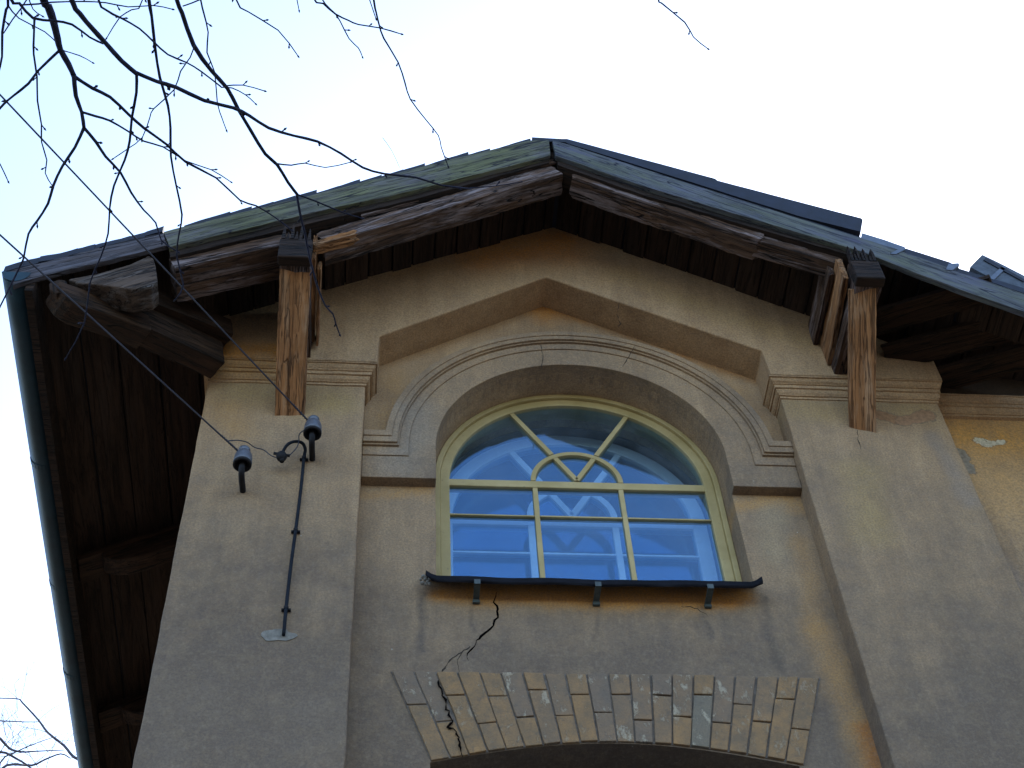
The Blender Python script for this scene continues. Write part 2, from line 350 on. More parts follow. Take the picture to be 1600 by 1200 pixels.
def beam(name, p0, p1, w_, h_, mat, parent, up=(0, 0, 1), rough=.004, seg=.03, taper=1.0, ends=.01, jag=0, bend=0, bevel=.004):
    """rough-sawn timber from p0 to p1; w_ across, h_ along up; its own local frame so the grain runs along it"""
    p0 = Vector(p0); p1 = Vector(p1); x = (p1 - p0); L = x.length; x.normalize()
    y = Vector(up).cross(x).normalized(); z = x.cross(y)
    n = max(2, int(L / seg)); bm = bmesh.new(); rings = []; sd_ = random.uniform(0, 99)
    prof = []
    for a in range(4): prof.append((-.5 + a / 4, -.5))
    for a in range(4): prof.append((.5, -.5 + a / 4))
    for a in range(4): prof.append((.5 - a / 4, .5))
    for a in range(4): prof.append((-.5, .5 - a / 4))
    for i in range(n + 1):
        t = i / n; s = 1 + (taper - 1) * t; ring = []
        for u, v in prof:
            q = Vector((t * L, u * w_ * s, v * h_ * s + bend * sin(pi * t)))
            if i in (0, n): q.x += (1 if i else -1) * noise.noise(Vector((u * 5, v * 5, sd_))) * ends
            if i == n and jag and v > .2: q.x += random.uniform(0, jag)
            amp = noise.noise(Vector((q.x * 4 + sd_, u * 3, v * 3))) * rough * .4 + noise.noise(Vector((q.x * 30 + sd_, u * 5, v * 5))) * rough * .5 + noise.noise(Vector((q.x * 3 + sd_, u * 7, v * 7))) * rough * .4
            q.y += u * 2 * amp; q.z += v * 2 * amp
            ring.append(bm.verts.new(q))
        rings.append(ring)
    m = len(prof)
    for a, c in zip(rings, rings[1:]):
        for k in range(m): bm.faces.new((a[k], a[(k + 1) % m], c[(k + 1) % m], c[k]))
    bm.faces.new(rings[0][::-1]); bm.faces.new(rings[-1])
    bmesh.ops.recalc_face_normals(bm, faces=bm.faces)
    mt = Matrix((x, y, z)).transposed().to_4x4(); mt.translation = p0
    return link(name, bm, mat, parent, bevel=0, mtx=mt)
def pxprism(name, pix, Y, depth, mat, parent, jit=.002, step=.04, bevel=0, bm=None):
    """a plank whose front outline is measured on the plane y = Y, with real thickness behind it; local x along its longest side"""
    P = [at(a, b_, Y) for a, b_ in pix]
    i = max(range(len(P)), key=lambda k: (P[(k + 1) % len(P)] - P[k]).length)
    x = (P[(i + 1) % len(P)] - P[i]).normalized()
    if x.x < 0: x = -x
    z = Vector((-x.z, 0, x.x)); y = Vector((0, 1, 0)); o = P[0]
    loc = [((p - o).dot(x), (p - o).dot(z)) for p in P]
    bm = bmesh.new(); prism(bm, loc, 0, depth, jit=jit, step=step)
    mt = Matrix((x, y, z)).transposed().to_4x4(); mt.translation = o
    return link(name, bm, mat, parent, bevel=bevel, mtx=mt)

# ---------------------------------------------------------------- setting
bm = bmesh.new(); bmesh.ops.create_grid(bm, x_segments=2, y_segments=2, size=600)
g = link('ground', bm, GROUNDM); g.location.z = -.3; tag(g, kind='structure')

# ---------------------------------------------------------------- the house
house = empty('gabled_house', (0, 0, 0))
tag(house, 'old grey ochre plastered gable with arched window, moulded cornices and rotten wooden eaves', 'house')
XR, ZR = .24, 7.34
def zs(x): return ZR - (.575 * (XR - x) if x < XR else .62 * (x - XR))
CX, CZ = .255, 5.81
def arch(r, zb, cz=CZ, n=40, cx=CX, a0=0.0):
    return [(cx - r * cos(a0), zb)] + [(cx - r * cos(a0 + (pi - 2 * a0) * i / n), cz + r * sin(a0 + (pi - 2 * a0) * i / n)) for i in range(n + 1)] + [(cx + r * cos(a0), zb)]
RO = .583
# lower opening under the brick arch
LO = [(-.351, 2.6)] + [(-.351 + 1.192 * i / 16, 4.285 + .085 * sin(pi * i / 16)) for i in range(17)] + [(.841, 2.6)]
bm = bmesh.new()
prism(bm, [(-1.2, -.35), (1.75, -.35), (1.75, 6.25), (.2, 7.2), (-1.2, 6.3)], 0, .30, holes=[arch(RO, 5.12), LO])
wall = link('panel_wall', bm, WALL, house, bevel=.004)
bm = bmesh.new()
prism(bm, [(-1.257, -.35), (-.617, -.35), (-.617, 6.14), (-1.252, 6.14)], -.10, .25, jit=.002)
link('pilaster', bm, PIL, house, bevel=.006)
bm = bmesh.new()
prism(bm, [(1.116, -.35), (1.785, -.35), (1.786, 6.14), (1.113, 6.14)], -.10, .25, jit=.002)
link('pilaster', bm, PIL, house, bevel=.006)
bm = bmesh.new()
prism(bm, [(-1.28, 6.21), (-.571, 6.21), (-.567, 6.395), (.169, 6.901), (1.069, 6.38), (1.075, 6.21), (1.817, 6.21),
           (1.817, zs(1.817) + .02), (XR, ZR + .02), (-1.28, zs(-1.28) + .02)], -.16, .28, jit=.0018)
link('gable_wall', bm, FRZ, house, bevel=.006)
# cornices on the two pilasters: stepped bands with thin shadow fillets between
CPROF = [(.057, 6.208), (.057, 6.203), (.050, 6.2025), (.048, 6.196), (.043, 6.188), (.036, 6.182), (.036, 6.179), (.030, 6.178), (.030, 6.160), (.023, 6.159), (.022, 6.152), (.018, 6.142), (.011, 6.135), (.011, 6.132), (.005, 6.131), (.005, 6.118), (-.01, 6.116)]
def cornice(xa, xb, kl, kr, y0=-.10, dz=0, mat=MLD):
    bm = bmesh.new(); rows = []; n = max(4, int((xb - xa) / .035))
    for j, (p, z) in enumerate(CPROF):
        A, B_ = xa - kl * p, xb + kr * p; row = [(A, .2), (A, y0 - p)] + [(A + (B_ - A) * i / n, y0 - p) for i in range(1, n)] + [(B_, y0 - p), (B_, .2)]
        rows.append([bm.verts.new((x, y + (noise.noise(Vector((x * 13, j * .7, 5))) * .0022 if 0 < i < len(row) - 1 else 0), z + dz + noise.noise(Vector((x * 9, j * .5, 1))) * .0025)) for i, (x, y) in enumerate(row)])
    for a, c in zip(rows, rows[1:]):
        for i in range(len(a) - 1): bm.faces.new((a[i], a[i + 1], c[i + 1], c[i]))
    bmesh.ops.recalc_face_normals(bm, faces=bm.faces)
    return link('cornice', bm, mat, house)
cornice(-1.252, -.617, .5, .8); cornice(1.113, 1.786, .8, .5)
# the wing wall to the right, with its own cornice and dark frieze
bm = bmesh.new(); prism(bm, [(1.74, -.35), (4.2, -.35), (4.2, 6.22), (1.74, 6.22)], 0.004, .27, jit=.002)
wing = link('wing_wall', bm, ORW, house); wing['label'] = 'ochre yellow painted wall right of the gable'
cornice(1.74, 4.2, 0, 0, -.006, .035)
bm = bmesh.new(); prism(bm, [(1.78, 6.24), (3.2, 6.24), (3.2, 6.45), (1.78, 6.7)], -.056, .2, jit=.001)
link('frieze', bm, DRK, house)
# side and back walls
bm = bmesh.new(); box(bm, (-1.245, .24, -.35), (-1.0, 6.2, 6.45)); link('side_wall', bm, PIL, house)
bm = bmesh.new(); prism(bm, [(-1.24, -.35), (4.2, -.35), (4.2, 5.9), (XR, ZR), (-1.24, zs(-1.24))], 6.0, 6.25, jit=0, step=.5); link('back_wall', bm, PIL, house)

# archivolt: concentric fasciae that turn out over the impost blocks
arcv = empty('archivolt', (0, 0, 0), house)
def archi(rin, rout, zb, zt, y0, y1, name, mat, inner_z=None):
    ai = math.asin(max(0, (zb - CZ)) / rin) if zb > CZ else 0
    ao = math.asin((zt - CZ) / rout)
    L, Rr = -.616, 1.112; n = 44
    pts = [(L, zt)]
    pts += [(CX - rout * cos(ao + (pi - 2 * ao) * i / n), CZ + rout * sin(ao + (pi - 2 * ao) * i / n)) for i in range(n + 1)]
    pts += [(Rr, zt), (Rr, zb), (CX + rin * cos(ai), zb)]
    pts += [(CX + rin * cos(ai + (pi - 2 * ai) * i / n), CZ + rin * sin(ai + (pi - 2 * ai) * i / n)) for i in range(0, n + 1)]
    if zb >= CZ: pass
    pts += [(CX - rin * cos(ai), zb), (L, zb)]
    cl = [pts[0]]
    for p in pts[1:]:
        if (Vector(p) - Vector(cl[-1])).length > 1e-4: cl.append(p)
    bm = bmesh.new(); prism(bm, cl, y0, y1, jit=.0008, step=.06)
    return link(name, bm, mat, arcv, bevel=.0025)
archi(RO, .782, 5.617, 5.866, -.045, .05, 'fascia_band', ARC)
archi(.690, .783, 5.745, 5.867, -.051, .03, 'fascia_band', ARC)
archi(.728, .784, 5.795, 5.868, -.062, .02, 'moulding', ARC)
archi(.735, .779, 5.803, 5.863, -.072, .01, 'moulding', ARC)
archi(.758, .785, 5.835, 5.869, -.077, .015, 'moulding', ARC)

# arched window ------------------------------------------------------------
win = empty('window', (0, 0, 0), house)
def ring(bm, rin, rout, zb, y0, y1, rail=.05, cz=CZ):
    out = arch(rout, zb, cz); inn = arch(rin, zb + rail, cz)
    prism(bm, out, y0, y1, holes=[inn], jit=.0006, step=.08)
def bar(bm, a, c, wd, y0, y1):
    a = Vector(a); c = Vector(c); d = (c - a).normalized(); n = Vector((-d.y, d.x)) * wd / 2
    prism(bm, [tuple(a + n), tuple(c + n), tuple(c - n), tuple(a - n)], y0, y1, jit=.0007, step=.04)
bm = bmesh.new(); ring(bm, .560, .582, 5.13, .115, .24); link('casing', bm, FRAME, win, bevel=.003)
def sash(y, mat, nm, rin=.521, rout=.560, k=1.0, T=5.808):
    s = empty(nm, (0, 0, 0), win)
    bm = bmesh.new(); ring(bm, rin, rout, 5.14, y, y + .05, .055); link('frame', bm, mat, s, bevel=.003)
    bm = bmesh.new(); bar(bm, (CX - rin - .004, T), (CX + rin + .004, T), .040 * k, y + .004, y + .046); link('transom', bm, mat, s, bevel=.003)
    for x in (CX - .175, CX + .175):
        bm = bmesh.new(); bar(bm, (x, 5.19), (x, T - .021 * k), .020 * k, y + .004, y + .042); link('mullion', bm, mat, s, bevel=.002)
    for xa, xb in ((CX - rin - .003, CX - .186), (CX - .164, CX + .164), (CX + .186, CX + rin + .003)):
        bm = bmesh.new(); bar(bm, (xa, 5.618), (xb, 5.618), .0075 * k, y + .007, y + .034); link('glazing_bar', bm, mat, s, bevel=.0015)
    bm = bmesh.new(); z0 = T + .021 * k; n = 24
    o_ = [(CX - .190 * cos(pi * i / n), z0 + .190 * sin(pi * i / n)) for i in range(n + 1)]
    i_ = [(CX + (.190 - .021 * k) * cos(pi * i / n), z0 + (.190 - .021 * k) * sin(pi * i / n)) for i in range(n + 1)]
    prism(bm, o_ + i_, y + .003, y + .043, jit=.0004, step=.09); link('fanlight_arc', bm, mat, s, bevel=.002)
    for sg in (-1, 1):
        d = Vector((sg * .252, .435)).normalized(); a = Vector((CX, z0 + .012))
        for r0, r1 in ((.0, .163), (.186, 1)):
            if r1 == 1:
                # reach the frame arc
                t = .3
                while (a + d * t - Vector((CX, CZ))).length < rin + .004: t += .002
                r1 = t
            bm = bmesh.new(); bar(bm, tuple(a + d * r0), tuple(a + d * r1), .021 * k, y + .005, y + .041); link('fanlight_bar', bm, mat, s, bevel=.002)
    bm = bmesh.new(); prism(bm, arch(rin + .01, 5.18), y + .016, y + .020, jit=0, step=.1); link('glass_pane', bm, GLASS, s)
    return s
# thing > part > sub-part: sashes' pieces hang directly under the window
def flatten(e):
    for ch in [o for o in bpy.data.objects if o.parent == e]: ch.parent = win
    bpy.data.objects.remove(e)
s1 = sash(.130, FRAME, 'tmp'); flatten(s1)
s2 = sash(.330, WHITEF, 'tmp', .500, .560, 1.35)
for ch in [o for o in bpy.data.objects if o.parent == s2]:
    ch.name = 'inner_' + ch.name.split('.')[0]; ch['label'] = 'white painted piece of the inner sash seen through the glass'
flatten(s2)
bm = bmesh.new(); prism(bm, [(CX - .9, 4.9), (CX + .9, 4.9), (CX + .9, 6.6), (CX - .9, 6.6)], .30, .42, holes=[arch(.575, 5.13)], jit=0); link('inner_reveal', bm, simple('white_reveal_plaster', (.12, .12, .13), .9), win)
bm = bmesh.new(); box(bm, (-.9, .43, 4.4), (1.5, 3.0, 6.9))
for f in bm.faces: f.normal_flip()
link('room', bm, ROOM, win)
# lower window, only its dark arched head shows
lw = empty('lower_window', (0, 0, 0), house)
bm = bmesh.new(); prism(bm, [(-.34, 2.62), (.83, 2.62), (.83, 4.36), (-.34, 4.36)], .17, .23, holes=[[(-.27, 2.7), (.215, 2.7), (.215, 4.2), (-.27, 4.2)], [(.275, 2.7), (.76, 2.7), (.76, 4.2), (.275, 4.2)]], jit=0)
link('window_frame', bm, W_DARK, lw)
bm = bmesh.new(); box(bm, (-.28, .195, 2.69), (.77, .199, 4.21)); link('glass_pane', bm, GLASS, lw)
bm = bmesh.new(); box(bm, (-.38, .24, 2.5), (.88, .29, 4.45)); link('curtain', bm, ROOM, lw)

# window sill of black sheet metal ------------------------------------------
bm = bmesh.new()
prof = [(.135, 5.185), (.05, 5.135), (-.03, 5.083), (-.074, 5.054), (-.080, 5.046), (-.081, 5.026), (-.076, 5.022)]
xs = [-.368 + 1.212 * i / 60 for i in range(61)]; rows = []
for x in xs:
    e = max(0, 1 - min(x + .368, .844 - x) / .03); sag = -.004 * sin((x + .37) * 3) + noise.noise(Vector((x * 6, 0, 0))) * .005
    row = []
    for j, (y, z) in enumerate(prof):
        wgt = min(1, max(0, (.06 - y) / .1))
        row.append((x, y + noise.noise(Vector((x * 9, j, 2))) * .003 - e * .006 * wgt, z + sag * wgt + e * .02 * wgt + (random.uniform(-.004, .008) * e if j > 3 else 0)))
    rows.append(row)
def sheet(bm, rows, th):
    top = [[bm.verts.new(p) for p in r] for r in rows]; bot = [[bm.verts.new((p[0], p[1] + th * .3, p[2] - th)) for p in r] for r in rows]
    nr, nc = len(rows), len(rows[0])
    for i in range(nr - 1):
        for j in range(nc - 1):
            bm.faces.new((top[i][j], top[i + 1][j], top[i + 1][j + 1], top[i][j + 1])); bm.faces.new((bot[i][j], bot[i][j + 1], bot[i + 1][j + 1], bot[i + 1][j]))
    for i in range(nr - 1):
        for j in (0, nc - 1): bm.faces.new((top[i][j], bot[i][j], bot[i + 1][j], top[i + 1][j]))
    for j in range(nc - 1):
        for i in (0, nr - 1): bm.faces.new((top[i][j], top[i][j + 1], bot[i][j + 1], bot[i][j]))
    bmesh.ops.recalc_face_normals(bm, faces=bm.faces)
sheet(bm, rows, .003)
sill = link('window_sill', bm, BLACKM, house)
for px in (745, 933, 1107):
    x = at(px, 925, -.05).x
    bm = bmesh.new()
    box(bm, (x - .011, -.087, 5.000), (x + .011, .01, 5.005)); box(bm, (x - .011, -.090, 5.0), (x + .011, -.085, 5.022)); box(bm, (x - .0125, -.014, 4.985), (x + .0125, -.003, 4.9995))
    link('strap', bm, STRAPM, sill)
# torn mortar crumb at the left end of the sill
bm = bmesh.new()
for i in range(16):
    p = at(662 + random.uniform(-5, 10), 905 + random.uniform(-8, 9), -.04)
    m = bmesh.ops.create_icosphere(bm, subdivisions=1, radius=random.uniform(.004, .010), matrix=Matrix.Translation(p))
link('mortar_crumb', bm, PATCHM, sill)

# brick arch ----------------------------------------------------------------
bm = bmesh.new()
N = 20; tops = []; bots = []
for i in range(N + 1):
    t = i / N
    tx = -.479 + 1.465 * t; bx = -.351 + 1.205 * t - .0
    tops.append(Vector((tx, 4.658 + .003 * sin(pi * t)))); bots.append(Vector((bx + .003, 4.288 + .085 * sin(pi * t))))
gap = .0030
for i in range(N):
    cuts = [0, random.choice((.30, .36, .5, .62)) if True else 0, 1]
    cuts[1] = (.36, .62, .30, .66, .34, .60, .28, .64)[i % 8] + random.uniform(-.04, .04)
    off = random.uniform(-.002, .002)
    for c0, c1 in zip(cuts, cuts[1:]):
        def lerp(s, t): 
            a = tops[i].lerp(tops[i + 1], s); c = bots[i].lerp(bots[i + 1], s); return a.lerp(c, t)
        w_ = (tops[i + 1] - tops[i]).length; e = gap / w_; ev = gap / .33
        lo, hi = c0 + (ev if c0 > 0 else 0), c1 - (ev if c1 < 1 else 0)
        j = lambda: random.uniform(-.0016, .0016)
        q = []
        for s, t in ((e, lo), (1 - e, lo), (1 - e, hi), (e, hi)):
            p = lerp(s, t); q.append((p.x + j(), p.y + j()))
        prism(bm, q, -.010 + off + random.uniform(-.0015, .0015), .04, jit=.0014, step=.03)
ba = link('brick_arch', bm, BRICK, house, bevel=.003)
bm = bmesh.new()
prism(bm, [tuple(tops[0] + Vector((-.004, .004)))] + [tuple(tops[-1] + Vector((.004, .004)))] + [tuple(b_) for b_ in reversed(bots)], -.0025, .03, jit=0)
link('mortar_bed', bm, MORT, ba)

# cracks: thin dark strips in place of shaded gaps in the plaster --------------------------------------
def crack(pix, Y, wd, mat, parent, name='crack', wob=1.5):
    P = []
    for (a, c) in zip(pix, pix[1:]):
        n = max(2, int(math.dist(a, c) / 4.5))
        for k in range(n):
            t = k / n; P.append((a[0] + (c[0] - a[0]) * t + random.uniform(-wob, wob), a[1] + (c[1] - a[1]) * t + random.uniform(-wob, wob)))
    P.append(pix[-1]); W = [at(x, y, Y) for x, y in P]; bm = bmesh.new(); L = []; Rr = []
    for i, p in enumerate(W):
        d = (W[min(i + 1, len(W) - 1)] - W[max(i - 1, 0)]).normalized(); n = Vector((-d.z, 0, d.x))
        t = i / (len(W) - 1); ww = wd * (.25 + 1.2 * random.random() ** 1.3) * min(1, 5 * (1 - t) + .25) * min(1, 6 * t + .5) / 2
        L.append(p + n * ww); Rr.append(p - n * ww)
    fa = [bm.verts.new(p) for p in L]; fb = [bm.verts.new(p) for p in Rr]
    ba_ = [bm.verts.new(p + Vector((0, .003, 0))) for p in L]; bb = [bm.verts.new(p + Vector((0, .003, 0))) for p in Rr]
    for i in range(len(W) - 1):
        bm.faces.new((fa[i], fa[i + 1], fb[i + 1], fb[i])); bm.faces.new((fa[i], ba_[i], ba_[i + 1], fa[i + 1])); bm.faces.new((fb[i], fb[i + 1], bb[i + 1], bb[i]))
    return link(name, bm, mat, parent)
crack([(776, 922), (773, 940), (779, 960), (771, 978), (758, 990), (748, 997), (739, 1013), (731, 1022), (732, 1032)], -.0012, .0065, CRK, wall, wob=2.2)
crack([(735, 1010), (716, 1022), (700, 1035), (690, 1050), (684, 1062)], -.0012, .0045, HAIR, wall)
crack([(722, 1020), (714, 1030), (716, 1045), (721, 1058)], -.0012, .003, HAIR, wall)
crack([(684, 1062), (690, 1082), (697, 1100), (700, 1112), (706, 1128), (699, 1134), (714, 1142), (717, 1160), (723, 1182)], -.0135, .007, CRK, ba, wob=2.4)
crack([(845, 538), (848, 556), (846, 574)], -.0815, .0035, HAIR, arcv, wob=.8)
crack([(992, 540), (985, 552), (973, 572)], -.0785, .0035, HAIR, arcv, wob=.8)
crack([(1064, 948), (1090, 950), (1106, 962)], -.0012, .002, HAIR, wall)
crack([(1339, 672), (1341, 690), (1345, 702)], -.1012, .003, HAIR, wall)
crack([(968, 474), (963, 490), (970, 505), (966, 512)], -.1612, .002, HAIR, wall)

# roof ------------------------------------------------------------------------
roof = empty('roof', (0, 0, 0), house)
XE = -1.90
bm = bmesh.new(); T = .03
prism(bm, [(XE, zs(XE) + .022), (XR, ZR + .022), (1.84, zs(1.84) + .022), (1.84, zs(1.84) + .05), (XR, ZR + .055), (XE - .06, zs(XE - .06) + .05)], -.592, 6.3, jit=0, step=9)
prism(bm, [(1.84, zs(1.84) + .024), (3.6, zs(3.6) + .024), (3.6, zs(3.6) + .05), (1.84, zs(1.84) + .05)], -.592, -.36, jit=0, step=9)
def zw(x): return 6.44 - .20 * (x - 1.84)
prism(bm, [(1.80, zw(1.80) + .024), (4.4, zw(4.4) + .024), (4.4, zw(4.4) + .06), (1.80, zw(1.80) + .06)], -.40, 6.3, jit=0, step=9)
link('roof_covering', bm, SLATE, roof)
# underside boards running front to back, butt jointed, each a little off level
bm = bmesh.new()
x = XE + .0
while x < 1.84:
    wd = random.uniform(.088, .108) * (1.4 if x < -1.25 else 1); xa, xb = x, min(x + wd - .006, 1.85)
    if xa < XR < xb: xb = XR - .004
    dz = random.choice((-.007, .007)) + random.uniform(-.003, .003); v = []
    for (xx, up) in ((xa, 0), (xb, 0), (xb, 1), (xa, 1)): v.append((xx, zs(xx) + dz + (.020 if up else 0)))
    prism(bm, v, -.588, 6.3, jit=0, step=9)
    x = xb + .006 if abs(xb - (XR - .004)) > 1e-6 else XR + .004
x = 1.86
while x < 4.2:
    xb = x + random.uniform(.10, .12)
    prism(bm, [(x, zw(x)), (xb - .006, zw(xb)), (xb - .006, zw(xb) + .02), (x, zw(x) + .02)], -.385, 6.3, jit=0, step=9)
    prism(bm, [(x, zs(x)), (xb - .006, zs(xb)), (xb - .006, zs(xb) + .02), (x, zs(x) + .02)], -.588, -.37, jit=0, step=9)
    x = xb
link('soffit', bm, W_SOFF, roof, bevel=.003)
# fascia boards on the verge
pxprism('fascia_board', [(256, 362), (400, 326), (530, 294), (700, 250), (829, 219), (858, 219), (860, 243), (640, 299), (480, 334), (264, 386)], -.622, .026, W_FASC, roof, .003, .035, .002)
pxprism('fascia_board', [(863, 219), (890, 226), (1050, 278), (1250, 342), (1360, 376), (1500, 424), (1600, 459), (1900, 560), (1900, 598), (1600, 487), (1500, 452), (1340, 391), (1200, 349), (1000, 289), (868, 243)], -.622, .026, W_FASB, roof, .002, .05, .002)
pxprism('fascia_board', [(12, 424), (60, 412), (130, 392), (200, 375), (256, 364), (262, 383), (180, 404), (60, 433), (20, 446)], -.618, .02, W_EDGE, roof, .005, .03)
# dark strip standing in for the shaded gap under the fascia
pxprism('gap_shade_strip', [(264, 388), (480, 336), (640, 301), (858, 245), (858, 254), (640, 313), (480, 350), (266, 402)], -.600, .10, W_DARK, roof, .003, .05)
pxprism('gap_shade_strip', [(870, 246), (1000, 292), (1200, 352), (1340, 394), (1340, 402), (1200, 362), (1000, 303), (872, 258)], -.600, .10, W_DARK, roof, .003, .05)
# frayed tile edges above the left fascia board
bm = bmesh.new()
def lerp_poly(pl, t):
    L = [math.dist(a, c) for a, c in zip(pl, pl[1:])]; s = t * sum(L)
    for (a, c), l in zip(zip(pl, pl[1:]), L):
        if s <= l: return (a[0] + (c[0] - a[0]) * s / l, a[1] + (c[1] - a[1]) * s / l)
        s -= l
    return pl[-1]
edge = [(252, 364), (400, 326), (530, 294), (700, 250), (829, 219)]
n = 17
for i in range(n):
    a = lerp_poly(edge, i / n); c = lerp_poly(edge, min(1, (i + 1.15) / n))
    h0 = random.uniform(5, 8) * (.55 if i > 13 else 1); h1 = h0 - random.uniform(1, 3)
    A, B_ = at(*a, -.61), at(*c, -.61); k = .0042
    prism(bm, [(A.x, A.z - .02), (B_.x, B_.z - .02), (B_.x, B_.z + h0 * k * (1 if i else .4)), (A.x + .004, A.z + h1 * k * (.2 if i == 0 else 1))], -.606 - random.uniform(0, .008), .3, jit=.002, step=.03)
a, c = at(831, 216, -.61), at(884, 219, -.61)
prism(bm, [(a.x, a.z - .03), (c.x, c.z - .03), (c.x, c.z), (a.x, a.z + .001)], -.615, .4, jit=.001)
link('tile_edge', bm, SLATE, roof)
bm = bmesh.new()
edge = [(8, 421), (60, 407), (95, 402), (105, 398), (150, 388), (256, 360)]
for i in range(9):
    a = lerp_poly(edge, i / 9); c = lerp_poly(edge, min(1, (i + 1.1) / 9)); A, B_ = at(*a, -.605), at(*c, -.605)
    prism(bm, [(A.x, A.z - .03), (B_.x, B_.z - .03), (B_.x, B_.z + .012), (A.x, A.z + .004 + random.uniform(0, .01))], -.61 - random.uniform(0, .01), .4, jit=.003, step=.02)
link('tile_edge', bm, SLATE, roof)
# raised sheet along the right verge
pxprism('roof_sheet', [(866, 217), (886, 217), (920, 226), (1117, 279), (1121, 282), (1346, 341), (1348, 344), (1345, 362), (1250, 338), (1050, 275), (890, 225)], -.60, .5, SLATE, roof, .001, .08)
pxprism('roof_strip', [(1347, 364), (1380, 374), (1414, 386), (1410, 392), (1345, 372)], -.612, .03, PALEM, roof, .001, .05)
pxprism('roof_strip', [(1415, 388), (1485, 410), (1500, 420), (1600, 450), (1600, 458), (1480, 418), (1412, 394)], -.610, .03, SLATE, roof, .002, .05)
pxprism('roof_strip', [(1391, 396), (1404, 389), (1413, 385), (1415, 389), (1400, 397)], -.626, .02, PALEM, roof, .0005, .05)
pxprism('roof_strip', [(1482, 412), (1498, 411), (1499, 414), (1488, 422), (1478, 421)], -.626, .02, PALEM, roof, .0005, .05)
rt = pxprism('ridge_tile', [(1516, 417), (1535, 398), (1568, 414), (1610, 436), (1640, 452), (1640, 476), (1600, 455), (1560, 440)], -.606, .06, simple('pale_blue_grey_tile', (.06, .075, .10), .7, 0, .4, 30), roof, .002, .04)
pxprism('tile_clip', [(1546, 434), (1568, 414), (1574, 417), (1553, 437)], -.612, .004, PALEM, rt, 0, .05)
pxprism('tile_rib', [(1540, 402), (1600, 436), (1600, 440), (1537, 406)], -.612, .004, SLATE, rt, 0, .05)

# barge rafters
def bpx(name, a, c, Y, h, dpt, mat, parent=roof, **k):
    A, C_ = at(*a, Y), at(*c, Y)
    d = (C_ - A).normalized(); n = Vector((-d.z, 0, d.x))
    if n.z < 0: n = -n
    off = -n * h / 2 + Vector((0, dpt / 2, 0))
    return beam(name, A + off, C_ + off, dpt, h, mat, parent, up=tuple(n), **k)
bpx('barge_rafter', (492, 366), (862, 258), -.580, .085, .11, W_BEAM, rough=.006, ends=.02)
bpx('rafter_cap', (560, 332), (862, 250), -.588, .030, .07, W_BEAM, rough=.008, ends=.03)
bpx('rafter_cap', (488, 378), (552, 360), -.600, .03, .05, W_STRUT, rough=.012, ends=.03)
bpx('barge_rafter', (264, 404), (452, 364), -.585, .075, .16, W_BEAM, rough=.005, ends=.004)
bpx('barge_rafter', (906, 266), (1196, 362), -.585, .075, .11, W_BEAM, rough=.007, ends=.02)
bpx('barge_rafter', (1190, 367), (1312, 402), -.575, .055, .08, W_BEAM, rough=.006, ends=.03)
beam('ridge_purlin', (XR, -.57, 7.27), (XR, -.42, 7.27), .12, .12, W_DARK, roof)
# carved lower end of the left verge rafter: rounded upper end, flat back; timber darker than the beams
pxprism('carved_rafter_end', [(106, 436), (150, 428), (205, 412), (232, 399), (240, 404), (244, 420), (246, 440), (236, 448), (205, 452), (150, 444), (120, 442)], -.60, .11, wood('dark_carved_timber', (.030, .020, .015), (.085, .058, .043), (.008, .005, .005), (.20, .19, .19), .7, bumpd=.01), roof, .002, .02, .008)
pxprism('carved_rafter_end', [(76, 442), (92, 436), (104, 438), (104, 452), (88, 458), (78, 452)], -.605, .07, W_TAIL, roof, .002, .02, .006)
# diagonal bracket from the wall corner to the eave corner
beam('eave_bracket', (-1.22, -.17, 6.175), (-1.53, -.40, 6.10), .10, .13, W_TAIL, roof, rough=.004)
beam('eave_bracket', (-1.20, -.20, 6.29), (-1.60, -.46, 6.19), .13, .09, W_TAIL, roof, rough=.004)
def tail(p0, p1, wd, h, parent=roof):
    """rafter tail with a belly that rounds up to its free end"""
    p0 = Vector(p0); p1 = Vector(p1); x = (p1 - p0).normalized(); L = (p1 - p0).length; y = Vector((0, 0, 1)).cross(x).normalized(); z = x.cross(y)
    n = 14; top = [(L * i / n, 0) for i in range(n + 1)]
    bot = [(L * i / n, -h * (1 - .12 * sin(pi * i / n)) * (1 if i / n < .72 else sqrt(max(.02, 1 - ((i / n - .72) / .29) ** 2)))) for i in range(n, -1, -1)]
    bm = bmesh.new(); prism(bm, top + bot, -wd / 2, wd / 2, jit=.001, step=.2)
    mt = Matrix((x, y, z)).transposed().to_4x4(); mt.translation = p0
    return link('rafter_tail', bm, W_TAIL, parent, bevel=.006, mtx=mt)
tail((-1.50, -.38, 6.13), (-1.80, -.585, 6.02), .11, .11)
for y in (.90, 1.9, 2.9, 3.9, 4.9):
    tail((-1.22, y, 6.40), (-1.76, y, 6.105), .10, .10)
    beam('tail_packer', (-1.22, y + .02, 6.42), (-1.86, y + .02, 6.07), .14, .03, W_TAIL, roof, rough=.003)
# eave board behind the gutter
bm = bmesh.new(); box(bm, (-1.895, -.60, 5.99), (-1.865, 6.2, 6.11)); link('eave_board', bm, W_DARK, roof)
